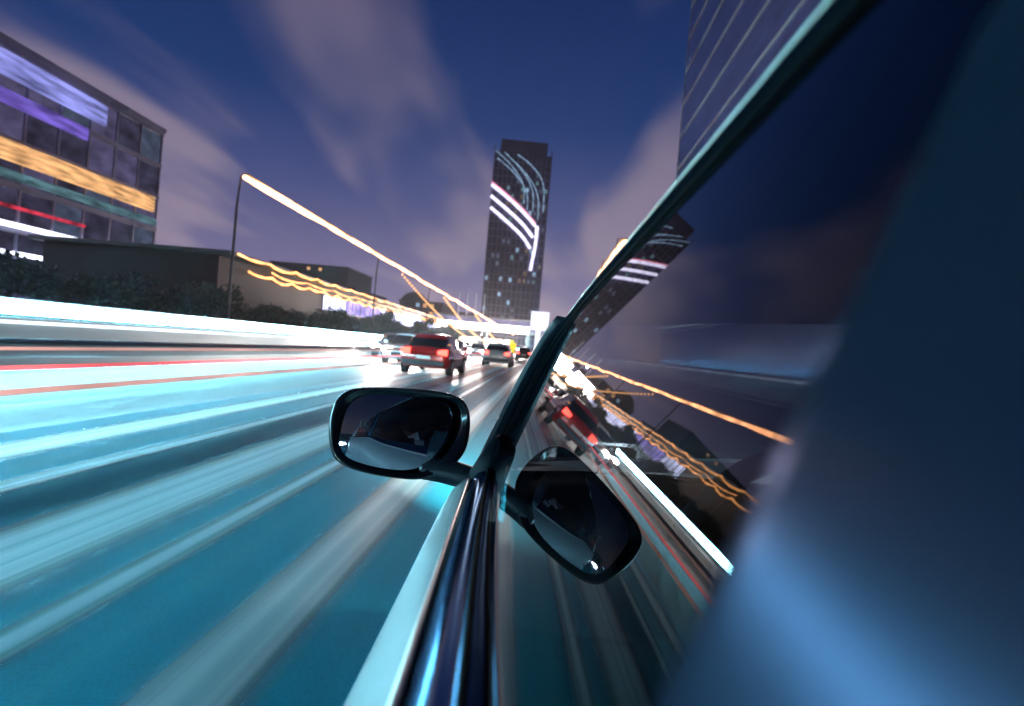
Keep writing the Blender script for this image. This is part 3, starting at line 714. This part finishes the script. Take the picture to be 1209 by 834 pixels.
# window frame along roof and pillar (stations outward from the glass plane)
nv = Vector((NX, 0, -NZ)); tv = Vector((NZ, 0, NX))
RY = [-1.7, -1.5, -1.3, -1.0, -.8, -.5, -.3, -.1] + [.04*i for i in range(26)] + [1.03, 1.06, 1.085, 1.11, 1.13, 1.148, 1.163, 1.175, 1.185, 1.193, 1.198, 1.2]
def rpt(y):
    z = roofz(y); return Vector((gx(z), y, z))
def sweepframe(o0, o1, t0, t1, ysel, grow=0):
    """strip along the window's upper edge: o = distance outward from the glass, t = distance beyond the edge"""
    rs = []
    for i, y in enumerate(ysel):
        a = rpt(ysel[max(i-1, 0)]); b = rpt(ysel[min(i+1, len(ysel)-1)]); d = (b-a).normalized()
        up = d.cross(-nv); up = up if up.dot(Vector((0, .5, 1))) > 0 else -up
        p = rpt(y); g = 1+grow*max(0, y-.9)/.3
        rs.append([p - nv*(o0 + (o1-o0)*u)*g + up*(t0+(t1-t0)*v)*g for u, v in ((0, 0), (.6, 0), (1, .3), (1, .75), (.6, 1), (0, 1))])
    return rs
for side in (0, 1):
    def cs(name, rs, m, parent=car):
        if side: rs = [[mir(p) for p in r] for r in rs]
        bm = bmesh.new(); loft(bm, rs); return cobj(name, bm, m, parent)
    fr_ = cs('window_frame', sweepframe(0, .0065, -.001, .0055, RY, 2.6), M_frame)
    cs('seal', sweepframe(-.001, .003, -.004, -.0015, RY, .6), M_rub, fr_)
    bm = bmesh.new(); pp = []
    for r_ in sweepframe(.0045, .0062, .0058, .0066, [y for y in RY if y < 1.06]): pp.append((r_[2]+r_[3])*.5)
    tube(bm, [mir(p) for p in pp] if side else pp, .001, 10); cobj('roof_strip', bm, M_chr, fr_)
    cs('roof_rail', sweepframe(-.03, .003, .0075, .016, [y for y in RY if y < 1.08]), M_frame, fr_)
    # A-pillar skin beside the windscreen
    sel = [y for y in RY if y >= 1.0]
    cs('windscreen_pillar', sweepframe(-.02, .012, .008, .022, sel, 1.6), M_plas)
# door glass, pillar, rear glass
def glass(y0, y1, n=12):
    bm = bmesh.new(); a = []
    for i in range(n+1):
        y = y0+(y1-y0)*i/n; z0 = belt(y)-.01; z1 = roofz(y)+.003
        col = []
        for k in range(9):
            z = z0+(z1-z0)*k/8; s = (k/8-.5)*2
            col.append((gx(z), y, z))
        a.append(col)
    loft(bm, a, False); return bm
for side in (0, 1):
    for nm, y0, y1 in (('front_side_window', .055, 1.199), ('rear_side_window', -1.2, -.03)):
        bm = glass(y0, y1)
        if side: bmesh.ops.transform(bm, matrix=Matrix(((-1, 0, 0, 2*XM), (0, 1, 0, 0), (0, 0, 1, 0), (0, 0, 0, 1))), verts=bm.verts[:])
        cobj(nm, bm, M_glass)
    bm = bmesh.new(); rs = []
    for k in range(13):
        z = -.152+(.286)*k/12; x = gx(z)
        pr = [(.0, .096), (-.006, .0945), (-.0095, .090), (-.0105, .082), (-.0105, -.03), (-.0085, -.043), (-.0, -.047), (.02, -.047), (.02, .096)]
        rs.append([(x+o*NX, y, z-o*NZ) for o, y in pr])
    if side: rs = [[mir(p) for p in r] for r in rs]
    loft(bm, rs); cobj('door_pillar', bm, M_pillar)
    bm = bmesh.new(); loft(bm, [[(gx(z)+.004 if not side else 2*XM-gx(z)-.004, y, z) for z in (belt(y)-.01, roofz(y)*.5+belt(y)*.5, roofz(y)+.002)] for y in (-1.75, -1.5, -1.2)], False); cobj('rear_pillar', bm, M_body)
# roof skin, headliner, windscreen, rear window
bm = bmesh.new(); rs = []
for y in [v for v in RY if -1.75 < v < .95]:
    p = rpt(y) + tv*.030 + nv*.02
    rs.append([(p.x+(2*XM-2*p.x)*k/10, y-.0+.10*math.sin(math.pi*k/10)*(1 if y > 0 else -.3), p.z+.055*math.sin(math.pi*k/10)) for k in range(11)])
loft(bm, rs, False); cobj('roof', bm, M_body)
bm = bmesh.new()
loft(bm, [[(p[0], p[1], p[2]-.025) for p in r] for r in rs[2:]], False); cobj('headliner', bm, M_int)
bm = bmesh.new(); a = rs[-1]
b_ = [(-.0+.02+(2*XM-.04)*k/10, 1.26+.25*math.sin(math.pi*k/10), -.25+.02*math.sin(math.pi*k/10)) for k in range(11)]
loft(bm, [a, b_], False); cobj('windscreen', bm, M_glass)
bm = bmesh.new(); a = rs[0]; b_ = [(.05+(2*XM-.1)*k/10, -1.95-.08*math.sin(math.pi*k/10), -.14) for k in range(11)]
loft(bm, [a, b_], False); cobj('rear_window', bm, M_glass)
# interior
cobj('dashboard', nb(.03, 2*XM-.03, .98, 1.35, -.5, -.27, bev=.04), M_int)
cobj('bulkhead', nb(.0, 2*XM, 1.352, 1.39, -.95, -.275), M_int, smooth=False)
cobj('cabin_floor', nb(.05, 2*XM-.05, -1.6, 1.4, -.9, -.85), M_int, smooth=False)
for x in (.42, 2*XM-.42):
    bm = bmesh.new(); rs = [[(x+a*w, y+b*.06, z) for a, b in ((-1, 0), (-.8, -1), (.8, -1), (1, 0), (.8, 1), (-.8, 1))] for z, y, w in ((-.55, .1, .24), (-.35, .04, .26), (-.15, -.03, .25), (-.02, -.07, .2), (.01, -.08, .11), (.09, -.09, .13), (.1, -.09, .09))]
    rs = [[(q[0], q[1]-.12, q[2]) for q in r] for r in rs]
    loft(bm, rs); s_ = cobj('seat', bm, M_seat)
    bm = bmesh.new(); box(bm, x-.25, x+.25, -.05, .45, -.68, -.54, bev=.05); cobj('cushion', bm, M_seat, s_)
bm = bmesh.new()
tube(bm, [(.42+.19*math.cos(a), .78-.06*math.sin(a), -.28+.19*math.sin(a)) for a in [2*math.pi*k/28 for k in range(29)]], .015, 8); cobj('steering_wheel', bm, M_int)
cobj('rear_bench', nb(.15, 2*XM-.15, -1.5, -1.2, -.7, -.1, bev=.06), M_seat)
for x in (.06, 2*XM-.06):
    for y in (1.55, -1.25):
        s = -1 if x < 1 else 1
        bm = bmesh.new(); disc(bm, (y, .33-CAMZ), .33, x-.11*s-.01*s, x+.11*s); w = cobj('wheel', bm, M_tyre, smooth=False)
        bm = bmesh.new(); disc(bm, (y, .33-CAMZ), .22, x+.09*s, x+.114*s); cobj('rim', bm, M_rim, w, smooth=False)

# wing mirror -------------------------------------------------------
MY = 1.2
OUT = [(391,488),(398,469),(414,459),(440,457),(490,459),(525,463),(545,469),(554,482),(556,500),(554,520),(548,538),(532,553),(506,566),(480,567),(440,561),(410,553),(394,542),(389,525),(388,506)]
GLS = [(405,493),(412,476),(426,467),(450,464),(500,468),(533,472),(544,481),(546,494),(541,516),(529,537),(510,554),(489,561),(450,556),(418,547),(403,538),(399,521)]
nrm = (-px(436, 500, MY)).normalized()                     # the mirror faces the camera
cen = px(474, 511, MY)
def onplane(x, y, back=0.0):
    q = px(x, y, 1.0); k = (cen.dot(nrm))/(q.dot(nrm)); p = q*k
    return p - nrm*back
outl = smoothpoly([onplane(*p) for p in OUT], 2)
gls = smoothpoly([onplane(*p) for p in GLS], 2)
def resample(pts, n=72):
    pts = pts+[pts[0]]; ln_ = [0]
    for a, b in zip(pts, pts[1:]): ln_.append(ln_[-1]+(b-a).length)
    o = []
    for i in range(n):
        s = ln_[-1]*i/n; j = max(k for k in range(len(ln_)-1) if ln_[k] <= s+1e-9); f = (s-ln_[j])/max(1e-9, ln_[j+1]-ln_[j]); o.append(pts[j].lerp(pts[j+1], f))
    return o
def align(pts, c):
    a0 = [(p-c).normalized() for p in pts]; ref = px(380, 511, MY)-c
    k = max(range(len(pts)), key=lambda i: a0[i].dot(ref.normalized())); return pts[k:]+pts[:k]
outl = align(resample(outl), cen); gls = align(resample(gls), cen)
def ins(pts, k, back): return [cen + (p-cen)*k - nrm*back for p in pts]
hous = empty('wing_mirror'); hous.parent = car
for kx in ('label', 'category', 'group'):
    if kx in hous: del hous[kx]
def mobj(name, bm, m, smooth=True): return obj(name, bm, m, hous, smooth, OFF)
fwd = Vector((0, 1, 0))
def shell(k, back, shift=(0, 0, 0)): return [cen + (p-cen)*k - nrm*back + Vector(shift) for p in outl]
bm = bmesh.new()
mid = [g.lerp(o, .30)-nrm*.004 for g, o in zip(gls, outl)]
loft(bm, [[g - nrm*.016 for g in gls], [g - nrm*.006 for g in gls], mid, [g.lerp(o, .55) + nrm*.002 for g, o in zip(gls, outl)], [g.lerp(o, .8) + nrm*.003 for g, o in zip(gls, outl)], [g.lerp(o, .95)+nrm*.001 for g, o in zip(gls, outl)], shell(1, -.0-.0+.004)], True, False)
mobj('bezel', bm, M_shell)
bm = bmesh.new()
loft(bm, [shell(.985, .006), shell(1.0, .0042), shell(1.01, .012), shell(1.01, .03), shell(.985, .055), shell(.92, .08), shell(.80, .10), shell(.6, .115), shell(.3, .123), shell(.04, .125)], True, False); bm.faces.new(list(bm.verts)[-72:])
mobj('housing', bm, M_shell)
# slightly convex glass
bm = bmesh.new(); rg = []
RC = .62
for k in (1.0, .88, .75, .6, .45, .3, .15, .02):
    ring = []
    for g in gls:
        p = cen+(g-cen)*k*.995; d = (p-onplane(436, 500)).length
        ring.append(p - nrm*(.0085 + d*d/(2*RC)))
    rg.append(ring)
loft(bm, rg, True, False); bm.faces.new([v for v in bm.verts][-len(gls):])
mobj('mirror_glass', bm, mat('mirror_silver', (.62, .76, .90), .012, metal=1))
# arm from the housing to the door corner
bm = bmesh.new()
ap = [(500, 555, 1.245), (520, 556, 1.235), (540, 560, 1.215), (556, 566, 1.20), (572, 568, 1.19), (586, 566, 1.185)]
aw = [(.020, .03), (.024, .036), (.026, .038), (.027, .038), (.030, .036), (.03, .034)]
rs = []
for (x, y, Y), (h, d) in zip(ap, aw):
    c = px(x, y, Y); rs.append([c + Vector((0, math.cos(a)*d, math.sin(a)*h)) for a in [2*math.pi*k/16 for k in range(16)]])
loft(bm, rs); mobj('arm', bm, M_plas)
bm = bmesh.new()
bp = [(560, 548), (572, 528), (588, 512), (594, 530), (590, 560), (584, 590), (566, 588), (552, 582), (552, 560)]
b0 = smoothpoly([px(x, y, 1.13) for x, y in bp], 2); b1 = [p + Vector((.012, .07, .0)) for p in b0]; b2 = smoothpoly([px(573+(x-573)*.8, y+(0 if y < 550 else -4), 1.115) for x, y in bp], 2)
loft(bm, [b2, b0, b1]); mobj('base', bm, M_plas)

# ------------------------------------------------------------------ the stills camera on its suction mount, seen in the wing mirror
cm = empty('mounted_camera', rotc @ Vector((-.01, -.10, CAMZ-.07)), YAW, label='black camera clamped to the side window, visible in the wing mirror', cat='camera')
M_cam = varied(mat('camera_body', (.015, .015, .017), .5), (80, 80, 80), bump=.1)
obj('camera_body', nb(-.075, .06, -.085, -.02, .02, .12, bev=.012), M_cam, cm); obj('prism', nb(-.035, .025, -.075, -.015, .12, .15, bev=.01), M_cam, cm)
bm = bmesh.new(); disc(bm, (.01, .07), .036, -.02, .055, 28, 'y'); q = obj('lens', bm, M_cam, cm)
bm = bmesh.new(); disc(bm, (.01, .07), .028, .0555, .057, 24, 'y'); obj('front_glass', bm, mat('lens_glass', (.02, .02, .04), .05), q)
obj('mount_arm', nt_([(0, -.05, .018), (.005, -.055, -.03), (.02, -.06, -.04)], .008), M_dark, cm)
obj('suction_cup', nt_([(.012, -.06, -.04), (.026, -.06, -.046)], [.018, .03], 20), M_rub, cm)

# ------------------------------------------------------------------ thin haze, added for a glow round the lamps
hb = bmesh.new(); box(hb, -260, 260, -200, 560, -1.2, 150)
hm = bpy.data.materials.new('glow_haze'); hm.use_nodes = True; hm.node_tree.nodes.clear()
hv = hm.node_tree.nodes.new('ShaderNodeVolumePrincipled'); hv.inputs['Color'].default_value = (.92, .92, 1, 1); hv.inputs['Density'].default_value = .0004; hv.inputs['Anisotropy'].default_value = .6
ho = hm.node_tree.nodes.new('ShaderNodeOutputMaterial'); hm.node_tree.links.new(hv.outputs[0], ho.inputs['Volume'])
tag(obj('haze', hb, hm), kind='stuff')
